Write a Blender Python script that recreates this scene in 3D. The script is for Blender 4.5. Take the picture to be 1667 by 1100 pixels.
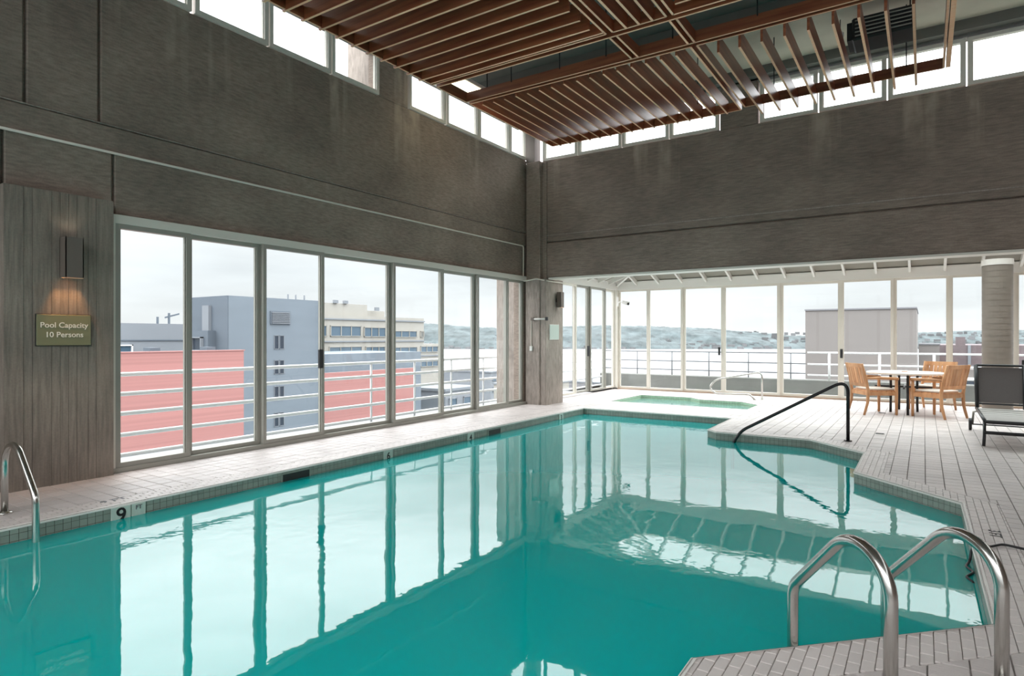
import bpy, bmesh, math, random
from mathutils import Vector, Matrix
from mathutils.geometry import tessellate_polygon
R = math.radians
random.seed(7)
S = bpy.context.scene
C = S.collection
for o in list(bpy.data.objects): bpy.data.objects.remove(o)

# ------------------------------------------------------------------ camera
YAW = math.atan((1504 - 833.5) / 1015)
cd = bpy.data.cameras.new('camera'); cam = bpy.data.objects.new('camera', cd); C.objects.link(cam)
cd.sensor_width = 36.0; cd.lens = 36.0 * 1015 / 1667
cd.shift_y = -(550 - 548.3) / 1667
cd.clip_start = .05; cd.clip_end = 9000
cam.location = (0, 0, 1.4); cam.rotation_euler = (R(90), 0, YAW)
S.camera = cam

# ------------------------------------------------------------------ exposure / world
S.view_settings.view_transform = 'Standard'; S.view_settings.look = 'None'
S.view_settings.gamma = 1; S.view_settings.use_curve_mapping = False
S.view_settings.exposure = 0.0
S.cycles.use_denoising = True
S.cycles.max_bounces = 10; S.cycles.diffuse_bounces = 5; S.cycles.glossy_bounces = 4
S.cycles.transparent_max_bounces = 24; S.cycles.transmission_bounces = 6
S.cycles.sample_clamp_indirect = 6

W = bpy.data.worlds.new('sky'); S.world = W; W.use_nodes = True
n = W.node_tree.nodes; l = W.node_tree.links; n.clear()
out = n.new('ShaderNodeOutputWorld'); bg = n.new('ShaderNodeBackground'); l.new(bg.outputs[0], out.inputs[0])
tc = n.new('ShaderNodeTexCoord'); sep = n.new('ShaderNodeSeparateXYZ'); l.new(tc.outputs['Generated'], sep.inputs[0])
rp = n.new('ShaderNodeValToRGB'); l.new(sep.outputs[2], rp.inputs[0])
SKYK = 5.0
def stop(e, p, c):
    el = e.elements.new(p); el.color = (c[0], c[1], c[2], 1)
e = rp.color_ramp
e.elements[0].position = 0.0; e.elements[0].color = (.232, .234, .238, 1)
e.elements[1].position = 1.0; e.elements[1].color = (1.25, 1.28, 1.33, 1)
stop(e, .10, (.205, .213, .224)); stop(e, .19, (.25, .254, .26)); stop(e, .30, (.76, .745, .77)); stop(e, .42, (1.15, 1.14, 1.18))
mp = n.new('ShaderNodeMapping'); mp.inputs['Scale'].default_value = (1.2, 1.2, 6); l.new(tc.outputs['Generated'], mp.inputs[0])
nz = n.new('ShaderNodeTexNoise'); nz.inputs['Scale'].default_value = 2.2; nz.inputs['Detail'].default_value = 5; l.new(mp.outputs[0], nz.inputs[0])
cl = n.new('ShaderNodeMapRange'); cl.inputs[1].default_value = .3; cl.inputs[2].default_value = .7
cl.inputs[3].default_value = .84 * SKYK; cl.inputs[4].default_value = 1.1 * SKYK; l.new(nz.outputs[0], cl.inputs[0])
l.new(rp.outputs[0], bg.inputs[0]); l.new(cl.outputs[0], bg.inputs[1])

# ------------------------------------------------------------------ materials
def mat(name, col, rough=.6, metal=0., spec=.5, noise=None, bump=None, emit=None, island=None, alpha=None):
    """noise=(scale, amount, stretch); bump=(scale, strength); island = per piece value jitter"""
    m = bpy.data.materials.new(name); m.use_nodes = True
    nt = m.node_tree; b = nt.nodes['Principled BSDF']
    b.inputs['Base Color'].default_value = (*col, 1); b.inputs['Roughness'].default_value = rough
    b.inputs['Metallic'].default_value = metal; b.inputs['Specular IOR Level'].default_value = spec
    m.diffuse_color = (*col, 1)
    src = None
    if noise or island:
        val = None
        if noise:
            t = nt.nodes.new('ShaderNodeTexCoord'); mpg = nt.nodes.new('ShaderNodeMapping')
            mpg.inputs['Scale'].default_value = noise[2] if len(noise) > 2 else (1, 1, 1)
            g = nt.nodes.new('ShaderNodeNewGeometry')
            nt.links.new(g.outputs['Position'], mpg.inputs[0])
            z = nt.nodes.new('ShaderNodeTexNoise'); z.inputs['Scale'].default_value = noise[0]; z.inputs['Detail'].default_value = 6
            nt.links.new(mpg.outputs[0], z.inputs[0])
            r = nt.nodes.new('ShaderNodeMapRange'); r.inputs[1].default_value = .3; r.inputs[2].default_value = .7
            r.inputs[3].default_value = 1 - noise[1]; r.inputs[4].default_value = 1 + noise[1]
            nt.links.new(z.outputs[0], r.inputs[0]); val = r.outputs[0]
        if island:
            g = nt.nodes.new('ShaderNodeNewGeometry'); oi = nt.nodes.new('ShaderNodeObjectInfo')
            a = nt.nodes.new('ShaderNodeMath'); a.operation = 'ADD'
            nt.links.new(g.outputs['Random Per Island'], a.inputs[0]); nt.links.new(oi.outputs['Random'], a.inputs[1])
            f = nt.nodes.new('ShaderNodeMath'); f.operation = 'FRACT'; nt.links.new(a.outputs[0], f.inputs[0])
            r = nt.nodes.new('ShaderNodeMapRange'); r.inputs[3].default_value = 1 - island; r.inputs[4].default_value = 1 + island
            nt.links.new(f.outputs[0], r.inputs[0])
            if val:
                mm = nt.nodes.new('ShaderNodeMath'); mm.operation = 'MULTIPLY'
                nt.links.new(val, mm.inputs[0]); nt.links.new(r.outputs[0], mm.inputs[1]); val = mm.outputs[0]
            else: val = r.outputs[0]
        vm = nt.nodes.new('ShaderNodeVectorMath'); vm.operation = 'SCALE'; vm.inputs[0].default_value = col
        nt.links.new(val, vm.inputs['Scale']); nt.links.new(vm.outputs[0], b.inputs['Base Color'])
    if bump:
        g = nt.nodes.new('ShaderNodeNewGeometry'); mpg = nt.nodes.new('ShaderNodeMapping')
        mpg.inputs['Scale'].default_value = bump[2] if len(bump) > 2 else (1, 1, 1)
        nt.links.new(g.outputs['Position'], mpg.inputs[0])
        z = nt.nodes.new('ShaderNodeTexNoise'); z.inputs['Scale'].default_value = bump[0]; z.inputs['Detail'].default_value = 4
        nt.links.new(mpg.outputs[0], z.inputs[0])
        bp = nt.nodes.new('ShaderNodeBump'); bp.inputs['Strength'].default_value = bump[1]; bp.inputs['Distance'].default_value = .01
        nt.links.new(z.outputs[0], bp.inputs['Height']); nt.links.new(bp.outputs[0], b.inputs['Normal'])
    if emit:
        b.inputs['Emission Color'].default_value = (*emit[0], 1); b.inputs['Emission Strength'].default_value = emit[1]
    return m

def concrete(name, base, seed=0.0, streaks=True, grain=(14, 14, 1.0)):
    """board-marked cast concrete: cloudy tone, fine grain, pale lime runs below the sills"""
    m = bpy.data.materials.new(name); m.use_nodes = True; nt = m.node_tree; N = nt.nodes; L = nt.links
    b = N['Principled BSDF']; b.inputs['Roughness'].default_value = .75; b.inputs['Specular IOR Level'].default_value = .3
    g = N.new('ShaderNodeNewGeometry')
    def noise(scale, st, det=5, off=0.0):
        mp_ = N.new('ShaderNodeMapping'); mp_.inputs['Scale'].default_value = st; mp_.inputs['Location'].default_value = (seed + off, seed, seed)
        L.new(g.outputs['Position'], mp_.inputs[0]); z = N.new('ShaderNodeTexNoise'); z.inputs['Scale'].default_value = scale
        z.inputs['Detail'].default_value = det; L.new(mp_.outputs[0], z.inputs[0]); return z.outputs[0]
    def rng(s, a, b_, c, d):
        r = N.new('ShaderNodeMapRange'); r.inputs[1].default_value = a; r.inputs[2].default_value = b_
        r.inputs[3].default_value = c; r.inputs[4].default_value = d; L.new(s, r.inputs[0]); return r.outputs[0]
    def mul(a, b_):
        q = N.new('ShaderNodeMath'); q.operation = 'MULTIPLY'; L.new(a, q.inputs[0]); L.new(b_, q.inputs[1]); return q.outputs[0]
    cloud = rng(noise(.9, (1, 1, 1.4)), .3, .7, .78, 1.22)
    fine = rng(noise(3.2, grain, 8), .3, .7, .80, 1.20)
    grit = rng(noise(60, (1, 1, 1), 3), .3, .7, .93, 1.07)
    v = mul(mul(cloud, fine), grit)
    vm = N.new('ShaderNodeVectorMath'); vm.operation = 'SCALE'; vm.inputs[0].default_value = base; L.new(v, vm.inputs['Scale'])
    col = vm.outputs[0]
    if streaks:
        sp = N.new('ShaderNodeSeparateXYZ'); L.new(g.outputs['Position'], sp.inputs[0])
        s = rng(noise(1.0, (2.6, 2.6, .12), 6, 3.1), .555, .63, 0, 1)
        top = rng(sp.outputs[2], 3.9, 5.1, 0, 1)
        edge = rng(noise(5, (1, 1, .6), 5), .4, .6, .3, 1)
        f = mul(mul(s, top), edge)
        mx = N.new('ShaderNodeMix'); mx.data_type = 'RGBA'; mx.inputs[7].default_value = (base[0] * 1.9, base[1] * 1.95, base[2] * 1.9, 1)
        h = N.new('ShaderNodeMath'); h.operation = 'MULTIPLY'; h.inputs[1].default_value = .85; L.new(f, h.inputs[0])
        L.new(h.outputs[0], mx.inputs[0]); L.new(col, mx.inputs[6]); col = mx.outputs[2]
    L.new(col, b.inputs['Base Color'])
    bp = N.new('ShaderNodeBump'); bp.inputs['Strength'].default_value = .35; bp.inputs['Distance'].default_value = .01
    L.new(noise(3.2, grain, 8), bp.inputs['Height']); L.new(bp.outputs[0], b.inputs['Normal'])
    return m

def wood(name, c1, c2, rough=.35, spec=.5, stretch=(1, 14, 14)):
    m = bpy.data.materials.new(name); m.use_nodes = True; nt = m.node_tree; N = nt.nodes; L = nt.links
    b = N['Principled BSDF']; b.inputs['Roughness'].default_value = rough; b.inputs['Specular IOR Level'].default_value = spec
    g = N.new('ShaderNodeTexCoord'); mp_ = N.new('ShaderNodeMapping'); mp_.inputs['Scale'].default_value = stretch
    L.new(g.outputs['Object'], mp_.inputs[0]); z = N.new('ShaderNodeTexNoise'); z.inputs['Scale'].default_value = 1.6; z.inputs['Detail'].default_value = 6
    L.new(mp_.outputs[0], z.inputs[0]); oi = N.new('ShaderNodeObjectInfo')
    r = N.new('ShaderNodeValToRGB'); L.new(z.outputs[0], r.inputs[0])
    r.color_ramp.elements[0].position = .3; r.color_ramp.elements[0].color = (*c1, 1)
    r.color_ramp.elements[1].position = .7; r.color_ramp.elements[1].color = (*c2, 1)
    q = N.new('ShaderNodeMapRange'); q.inputs[3].default_value = .8; q.inputs[4].default_value = 1.2; L.new(oi.outputs['Random'], q.inputs[0])
    vm = N.new('ShaderNodeVectorMath'); vm.operation = 'SCALE'; L.new(r.outputs[0], vm.inputs[0]); L.new(q.outputs[0], vm.inputs['Scale'])
    L.new(vm.outputs[0], b.inputs['Base Color'])
    return m

def glass_mat(name, tint=(.96, .98, .97), refl=.05):
    m = bpy.data.materials.new(name); m.use_nodes = True; nt = m.node_tree; N = nt.nodes; L = nt.links; N.clear()
    o = N.new('ShaderNodeOutputMaterial'); t = N.new('ShaderNodeBsdfTransparent'); t.inputs[0].default_value = (*tint, 1)
    g = N.new('ShaderNodeBsdfGlossy'); g.inputs['Roughness'].default_value = .0
    lw = N.new('ShaderNodeLayerWeight'); p5 = N.new('ShaderNodeMath'); p5.operation = 'POWER'; p5.inputs[1].default_value = 5; L.new(lw.outputs['Facing'], p5.inputs[0])
    f = N.new('ShaderNodeMath'); f.operation = 'MULTIPLY_ADD'; f.inputs[1].default_value = .6; f.inputs[2].default_value = .02; L.new(p5.outputs[0], f.inputs[0]); mx = N.new('ShaderNodeMixShader')
    L.new(f.outputs[0], mx.inputs[0]); L.new(t.outputs[0], mx.inputs[1]); L.new(g.outputs[0], mx.inputs[2]); L.new(mx.outputs[0], o.inputs[0])
    return m

def water_mat(name, body, tint, ior=1.7, ripple=.05, milky=.6, scale=1.3):
    m = bpy.data.materials.new(name); m.use_nodes = True; nt = m.node_tree; N = nt.nodes; L = nt.links; N.clear()
    o = N.new('ShaderNodeOutputMaterial'); t = N.new('ShaderNodeBsdfTransparent'); t.inputs[0].default_value = (*tint, 1)
    d = N.new('ShaderNodeBsdfDiffuse'); d.inputs[0].default_value = (*body, 1)
    m1 = N.new('ShaderNodeMixShader'); m1.inputs[0].default_value = milky; L.new(t.outputs[0], m1.inputs[1]); L.new(d.outputs[0], m1.inputs[2])
    g = N.new('ShaderNodeBsdfGlossy'); g.inputs['Roughness'].default_value = .0
    lw = N.new('ShaderNodeLayerWeight'); lw.inputs[0].default_value = .5
    p4 = N.new('ShaderNodeMath'); p4.operation = 'POWER'; p4.inputs[1].default_value = 4.0; L.new(lw.outputs['Facing'], p4.inputs[0])
    f = N.new('ShaderNodeMath'); f.operation = 'MULTIPLY_ADD'; f.inputs[1].default_value = .92; f.inputs[2].default_value = ior; L.new(p4.outputs[0], f.inputs[0])
    geo = N.new('ShaderNodeNewGeometry')
    mp_ = N.new('ShaderNodeMapping'); L.new(geo.outputs['Position'], mp_.inputs[0])
    z1 = N.new('ShaderNodeTexNoise'); z1.inputs['Scale'].default_value = scale; z1.inputs['Detail'].default_value = 2; L.new(mp_.outputs[0], z1.inputs[0])
    z2 = N.new('ShaderNodeTexNoise'); z2.inputs['Scale'].default_value = scale * 6; z2.inputs['Detail'].default_value = 2; L.new(mp_.outputs[0], z2.inputs[0])
    # patches of small ripples between calm water
    z3 = N.new('ShaderNodeTexNoise'); z3.inputs['Scale'].default_value = .6; z3.inputs['Detail'].default_value = 1; L.new(mp_.outputs[0], z3.inputs[0])
    pr = N.new('ShaderNodeMapRange'); pr.inputs[1].default_value = .48; pr.inputs[2].default_value = .68; pr.inputs[3].default_value = .006; pr.inputs[4].default_value = .022
    L.new(z3.outputs[0], pr.inputs[0])
    q = N.new('ShaderNodeMath'); q.operation = 'MULTIPLY'; L.new(z2.outputs[0], q.inputs[0]); L.new(pr.outputs[0], q.inputs[1])
    a = N.new('ShaderNodeMath'); a.operation = 'MULTIPLY_ADD'; a.inputs[1].default_value = .06; L.new(z1.outputs[0], a.inputs[0]); L.new(q.outputs[0], a.inputs[2])
    bp = N.new('ShaderNodeBump'); bp.inputs['Strength'].default_value = 1.0; bp.inputs['Distance'].default_value = ripple
    L.new(a.outputs[0], bp.inputs['Height'])
    L.new(bp.outputs[0], g.inputs['Normal'])
    mx = N.new('ShaderNodeMixShader'); L.new(f.outputs[0], mx.inputs[0]); L.new(m1.outputs[0], mx.inputs[1]); L.new(g.outputs[0], mx.inputs[2])
    L.new(mx.outputs[0], o.inputs[0])
    return m

M = {}
M['conc'] = concrete('cast_concrete', (.285, .226, .188), 0.0, True, (3, 3, 14))
M['conc_back'] = concrete('cast_concrete_fine_lines', (.25, .195, .162), 5.0, True, (2.0, 2.0, 16))
M['board'] = concrete('board_marked_concrete', (.245, .205, .172), 9.0, False, (14, 14, 1.0))
M['pier'] = concrete('smooth_concrete', (.34, .29, .255), 13.0, False, (10, 10, 2.0))
M['ceil'] = mat('painted_ceiling', (.66, .61, .50), .8, noise=(2, .08))
M['ceil_dark'] = mat('dark_ceiling_beam', (.17, .165, .15), .8, noise=(2, .1))
M['alum'] = mat('grey_aluminium', (.36, .35, .31), .45, .3)
M['alum_light'] = mat('pale_painted_metal', (.74, .70, .63), .45)
M['white'] = mat('white_paint', (.80, .78, .74), .5)
M['pane'] = glass_mat('window_glass')
M['skylight'] = glass_mat('skylight_glass', (.9, .94, .92))
M['rail_white'] = mat('white_railing_paint', (.8, .8, .8), .4)
M['rail_grey'] = mat('galvanised_railing', (.16, .165, .175), .5, .1)
M['tile'] = mat('deck_tile', (.60, .54, .52), .42, noise=(1.1, .10), bump=(38, .5, (.35, 3, 1)), island=.07)
M['band'] = mat('coping_mosaic_tile', (.66, .60, .575), .45, noise=(1.3, .06), island=.05)
M['grout'] = mat('grout', (.27, .24, .225), .9, noise=(6, .15))
M['wtile'] = mat('waterline_tile', (.27, .31, .27), .35, noise=(2, .08), island=.08)
M['stile'] = mat('pale_green_tile', (.42, .56, .42), .35, island=.08)
M['wgrout'] = mat('waterline_grout', (.10, .105, .09), .9)
M['plaster'] = mat('pool_plaster', (.08, .62, .57), .7)
M['spa_plaster'] = mat('spa_plaster', (.35, .62, .52), .7)
M['water'] = water_mat('pool_water', (.0, .60, .58), (.0, .82, .80), .042, .05, .62)
M['spa_water'] = water_mat('spa_water', (.42, .72, .66), (.6, .95, .88), .04, .12, .6, 5)
M['chrome'] = mat('brushed_steel', (.60, .58, .55), .22, 1.0)
M['dark_chrome'] = mat('black_handrail_metal', (.015, .015, .016), .25, .2)
M['slat'] = wood('stained_slat_wood', (.22, .055, .026), (.42, .14, .06), .32, .9)
M['slat_y'] = wood('stained_slat_wood_long', (.22, .055, .026), (.42, .14, .06), .32, .9, (14, 1, 14))
M['edge'] = wood('lit_slat_edge_wood', (.93, .50, .30), (.98, .64, .43), .4, .4)  # light from below on the slat undersides, put into a paler colour
M['teak'] = wood('teak', (.50, .23, .10), (.72, .40, .21), .5, .4, (6, 6, 2))
M['black'] = mat('black_metal', (.015, .015, .017), .4)
M['black_plastic'] = mat('black_plastic', (.02, .02, .02), .5)
M['sling'] = mat('grey_sling_fabric', (.16, .145, .14), .8, noise=(200, .15))
M['sling_seat'] = mat('grey_sling_seat', (.42, .40, .38), .7, noise=(200, .1))
M['cushion'] = mat('pale_cushion', (.72, .66, .60), .8)
M['tabletop'] = mat('white_tabletop', (.85, .80, .74), .35)
M['sign'] = mat('olive_sign', (.21, .21, .12), .55)
M['ink'] = mat('black_ink', (.01, .01, .01), .6)
M['letter'] = mat('cream_lettering', (.85, .82, .74), .6)
M['sconce'] = mat('bronze_sconce', (.17, .14, .12), .5, .2)
M['warm'] = mat('warm_lamp_lens', (.9, .6, .35), .5, emit=((1, .55, .22), 2.2))
M['tube'] = mat('fluorescent_tube', (1, .95, .8), .5, emit=((1, .86, .58), 5))
M['pipe'] = mat('painted_conduit', (.72, .68, .60), .5)
M['column'] = mat('round_column_concrete', (.24, .21, .18), .55, noise=(3, .08, (1, 1, 3)))
M['plastic'] = mat('white_plastic', (.75, .74, .70), .5)
M['glass_plate'] = mat('pale_notice_plate', (.52, .60, .54), .3)
M['bldg_blue'] = mat('blue_grey_cladding', (.135, .162, .19), .7, noise=(.3, .05, (1, 1, 4)))  # building colours from here on desaturated, distance haze put into them
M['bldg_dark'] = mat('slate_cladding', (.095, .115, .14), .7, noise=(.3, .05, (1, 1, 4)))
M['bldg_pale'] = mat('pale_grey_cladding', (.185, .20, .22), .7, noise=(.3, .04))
M['bldg_red'] = mat('red_metal_cladding', (.31, .138, .127), .6, noise=(1.2, .10, (.02, .02, 7)))
M['bldg_beige'] = mat('cream_facade', (.30, .285, .255), .7, noise=(.3, .04))
M['bldg_taupe'] = mat('warm_grey_facade', (.18, .162, .152), .8, noise=(.4, .03, (1, 1, 3)))
M['bldg_brick'] = mat('mauve_brick', (.13, .10, .105), .8, noise=(1.5, .12))
M['bldg_roof'] = mat('dark_roof_edge', (.18, .18, .19), .8)
M['win_dark'] = mat('dark_window_glass', (.03, .04, .055), .2)
M['win_blue'] = mat('blue_window_glass', (.06, .10, .14), .2)
M['parapet'] = mat('weathered_parapet', (.20, .20, .185), .8, noise=(2, .12))
M['balcony'] = mat('balcony_slab', (.28, .285, .29), .8, noise=(1.4, .1))
M['city'] = mat('city_ground', (.25, .26, .27), .9, noise=(.05, .2))

# ------------------------------------------------------------------ mesh builder
class MB:
    def __init__(s): s.v = []; s.f = []; s.mi = []
    def quad(s, a, b, c, d, mi=0):
        k = len(s.v); s.v += [a, b, c, d]; s.f.append((k, k+1, k+2, k+3)); s.mi.append(mi); return s
    def box(s, x0, y0, z0, x1, y1, z1, mi=0, bottom=None):
        if x0 > x1: x0, x1 = x1, x0
        if y0 > y1: y0, y1 = y1, y0
        if z0 > z1: z0, z1 = z1, z0
        k = len(s.v)
        s.v += [(x0,y0,z0),(x1,y0,z0),(x1,y1,z0),(x0,y1,z0),(x0,y0,z1),(x1,y0,z1),(x1,y1,z1),(x0,y1,z1)]
        F = [(0,3,2,1),(4,5,6,7),(0,1,5,4),(1,2,6,5),(2,3,7,6),(3,0,4,7)]
        for i, q in enumerate(F):
            s.f.append(tuple(k+j for j in q)); s.mi.append(bottom if (bottom is not None and i == 0) else mi)
        return s
    def obox(s, c, u, v, w, mi=0):
        """oriented box: centre c, half vectors u, v, w"""
        c, u, v, w = map(Vector, (c, u, v, w)); k = len(s.v)
        for a, b, d in ((-1,-1,-1),(1,-1,-1),(1,1,-1),(-1,1,-1),(-1,-1,1),(1,-1,1),(1,1,1),(-1,1,1)):
            s.v.append(tuple(c + u*a + v*b + w*d))
        for q in [(0,3,2,1),(4,5,6,7),(0,1,5,4),(1,2,6,5),(2,3,7,6),(3,0,4,7)]:
            s.f.append(tuple(k+j for j in q)); s.mi.append(mi)
        return s
    def prism(s, poly, z0, z1, mi=0, top=None):
        k = len(s.v); m = len(poly)
        s.v += [(p[0], p[1], z0) for p in poly] + [(p[0], p[1], z1) for p in poly]
        s.f.append(tuple(k+i for i in range(m))[::-1]); s.mi.append(mi)
        s.f.append(tuple(k+m+i for i in range(m))); s.mi.append(mi if top is None else top)
        for i in range(m):
            j = (i+1) % m; s.f.append((k+i, k+j, k+m+j, k+m+i)); s.mi.append(mi)
        return s
    def tube(s, pts, r, seg=12, mi=0, caps=True, taper=None):
        pts = [Vector(p) for p in pts]; k = len(s.v); m = len(pts); up = None
        for i, p in enumerate(pts):
            t = (pts[min(i+1, m-1)] - pts[max(i-1, 0)]).normalized()
            if up is None:
                a = Vector((0,0,1)) if abs(t.z) < .9 else Vector((1,0,0)); up = t.cross(a).normalized()
            else: up = (up - t*up.dot(t)).normalized()
            w = t.cross(up); rr = r if taper is None else taper[i]
            for j in range(seg):
                a = 2*math.pi*j/seg; s.v.append(tuple(p + up*math.cos(a)*rr + w*math.sin(a)*rr))
        for i in range(m-1):
            for j in range(seg):
                j2 = (j+1) % seg
                s.f.append((k+i*seg+j, k+i*seg+j2, k+(i+1)*seg+j2, k+(i+1)*seg+j)); s.mi.append(mi)
        if caps:
            s.f.append(tuple(k+j for j in range(seg))[::-1]); s.mi.append(mi)
            s.f.append(tuple(k+(m-1)*seg+j for j in range(seg))); s.mi.append(mi)
        return s
    def build(s, name, mats, parent=None, smooth=False, bevel=0):
        me = bpy.data.meshes.new(name); me.from_pydata(s.v, [], s.f)
        if not isinstance(mats, (list, tuple)): mats = [mats]
        for m in mats: me.materials.append(m)
        if len(mats) > 1: me.polygons.foreach_set('material_index', s.mi)
        bm = bmesh.new(); bm.from_mesh(me); bmesh.ops.recalc_face_normals(bm, faces=bm.faces)
        if bevel: bmesh.ops.bevel(bm, geom=list(bm.edges), offset=bevel, segments=1, affect='EDGES')
        bm.to_mesh(me); bm.free()
        if smooth:
            me.polygons.foreach_set('use_smooth', [len(p.vertices) == 4 for p in me.polygons])
        o = bpy.data.objects.new(name, me); C.objects.link(o)
        if parent: o.parent = parent
        return o

def lift(o, origin):
    """move the object's origin to a point, geometry unchanged (for a childless mesh)"""
    v = Vector(origin); o.data.transform(Matrix.Translation(-v)); o.location = v; return o
def empty(name, loc=(0,0,0), rz=0):
    o = bpy.data.objects.new(name, None); C.objects.link(o); o.location = loc; o.rotation_euler = (0,0,rz); o.empty_display_size = .1; return o
def tag(o, label, cat, group=None, kind=None):
    o['label'] = label; o['category'] = cat
    if group: o['group'] = group
    if kind: o['kind'] = kind
    return o
def struct(o, label=None):
    o['kind'] = 'structure'
    if label: o['label'] = label
    return o
def copy_tree(o, parent=None):
    c = o.copy(); C.objects.link(c)
    if parent: c.parent = parent
    for ch in list(o.children): copy_tree(ch, c)
    return c
def arc_path(pts, rad, seg=8):
    """round the corners of a polyline"""
    P = [Vector(p) for p in pts]; out = [P[0]]
    for i in range(1, len(P)-1):
        a, b, c = P[i-1], P[i], P[i+1]; r = rad[i-1] if isinstance(rad, (list, tuple)) else rad
        d1 = (a-b).normalized(); d2 = (c-b).normalized()
        p0 = b + d1*r; p2 = b + d2*r
        for k in range(seg+1):
            t = k/seg; out.append(p0*(1-t)**2 + b*2*t*(1-t) + p2*t*t)
    out.append(P[-1]); return out
def text(name, body, size, mtl, parent, loc, rot, depth=.002, align='CENTER'):
    cu = bpy.data.curves.new(name, 'FONT'); cu.body = body; cu.size = size; cu.extrude = depth; cu.align_x = align; cu.align_y = 'CENTER'
    cu.resolution_u = 3; cu.offset = size*.012
    t = bpy.data.objects.new(name, cu); C.objects.link(t)
    dg = bpy.context.evaluated_depsgraph_get(); me = bpy.data.meshes.new_from_object(t.evaluated_get(dg)); bpy.data.objects.remove(t)
    me.materials.clear(); me.materials.append(mtl)
    o = bpy.data.objects.new(name, me); C.objects.link(o); o.location = loc; o.rotation_euler = rot
    if parent: o.parent = parent
    return o

# ------------------------------------------------------------------ pool outline (deck edge), counter-clockwise
POOL = [(-5.61,-2.2),(-.84,-2.2),(-.84,2.71),(.29,3.84),(.27,6.49),(-.60,7.36),(-.60,8.66),(-1.30,9.36),(-2.56,9.36),(-2.74,9.55),(-2.77,11.07),(-5.61,11.07)]
SPA = [(-5.70,12.55),(-2.85,12.55),(-2.85,13.50),(-3.30,13.95),(-4.18,13.95),(-4.50,14.30),(-5.70,14.30)]
def offset(poly, d):
    n_ = len(poly); out = []
    for i in range(n_):
        p0, p1, p2 = Vector(poly[i-1]), Vector(poly[i]), Vector(poly[(i+1) % n_])
        e1 = (p1-p0).normalized(); e2 = (p2-p1).normalized()
        n1 = Vector((e1.y, -e1.x)); n2 = Vector((e2.y, -e2.x)); b = (n1+n2).normalized()
        out.append(tuple(p1 + b*(d/max(.35, b.dot(n1)))))
    return out
def inside(p, poly):
    x, y = p[0], p[1]; c = False; j = len(poly)-1
    for i in range(len(poly)):
        xi, yi = poly[i]; xj, yj = poly[j]
        if (yi > y) != (yj > y) and x < (xj-xi)*(y-yi)/(yj-yi)+xi: c = not c
        j = i
    return c
def seg_near(c, a, b, r):
    c, a, b = Vector(c), Vector(a), Vector(b); ab = b-a; t = max(0, min(1, (c-a).dot(ab)/ab.length_squared)); return (c-a-ab*t).length < r
def split(poly, a, b):
    """cut a convex polygon by the line through a, b; returns both sides"""
    nx, ny = -(b[1]-a[1]), b[0]-a[0]; h = math.hypot(nx, ny); nx /= h; ny /= h
    d = [(p[0]-a[0])*nx+(p[1]-a[1])*ny for p in poly]
    if min(d) > -1e-4 or max(d) < 1e-4: return [poly]
    P, Q = [], []
    for i in range(len(poly)):
        j = (i+1) % len(poly); p, q = poly[i], poly[j]; dp, dq = d[i], d[j]
        if dp >= 0: P.append(p)
        if dp <= 0: Q.append(p)
        if dp*dq < 0:
            t = dp/(dp-dq); m = (p[0]+(q[0]-p[0])*t, p[1]+(q[1]-p[1])*t); P.append(m); Q.append(m)
    return [g for g in (P, Q) if len(g) > 2]
def area(p): return abs(sum(p[i-1][0]*p[i][1]-p[i][0]*p[i-1][1] for i in range(len(p))))/2
def cen(p): return (sum(q[0] for q in p)/len(p), sum(q[1] for q in p)/len(p))
def shrink(p, g):
    c = cen(p); a = math.sqrt(max(area(p), 1e-6)); k = max(.3, 1-2*g/a); return [(c[0]+(q[0]-c[0])*k, c[1]+(q[1]-c[1])*k) for q in p]
POOL_B = offset(POOL, .25); SPA_B = offset(SPA, .22)

# ------------------------------------------------------------------ floor
FX0, FX1, FY0, FY1 = -7.0, 4.6, -3.2, 15.75
outer = [(FX0,FY0),(FX1,FY0),(FX1,FY1),(FX0,FY1)]
def slab_with_holes(name, loops, z, m):
    vs = [Vector((p[0], p[1], z)) for lp in loops for p in lp]
    tris = tessellate_polygon([[Vector((p[0], p[1], 0)) for p in lp] for lp in loops])
    mb = MB(); mb.v = [tuple(v) for v in vs]; mb.f = [tuple(t) for t in tris]; mb.mi = [0]*len(tris)
    return mb.build(name, m)
floor = struct(slab_with_holes('floor', [outer, POOL, SPA], -.008, M['grout']))
if floor.data.polygons[0].normal.z < 0: floor.data.flip_normals()

def cells(x0, x1, y0, y1, w, h, keep, edges, stagger=0):
    out_ = []; i = 0; x = x0; rad = math.hypot(w, h)/2
    while x < x1-1e-6:
        y = y0 - (h*.5 if (stagger and i % 2) else 0)
        while y < y1-1e-6:
            X0, X1, Y0, Y1 = x, min(x+w, x1), max(y, y0), min(y+h, y1)
            c = ((X0+X1)/2, (Y0+Y1)/2)
            near = [e for e in edges if seg_near(c, e[0], e[1], rad)]
            if not near:
                if keep(c): out_.append(([(X0,Y0),(X1,Y0),(X1,Y1),(X0,Y1)], True))
            else:
                ps = [[(X0,Y0),(X1,Y0),(X1,Y1),(X0,Y1)]]
                for a, b in near: ps = [g for p in ps for g in split(p, a, b)]
                for p in ps:
                    if area(p) > .12*w*h and keep(cen(p)): out_.append((p, False))
            y += h
        x += w; i += 1
    return out_
def edges_of(p): return [(p[i-1], p[i]) for i in range(len(p))]
field = cells(FX0+.02, FX1, -1.0, 15.62, .152, .152, lambda c: not inside(c, POOL_B) and not inside(c, SPA_B), edges_of(POOL_B)+edges_of(SPA_B))
band = cells(-6.0, .7, -1.0, 11.5, .0525, .105, lambda c: inside(c, POOL_B) and not inside(c, POOL), edges_of(POOL_B)+edges_of(POOL), 1)
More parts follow.
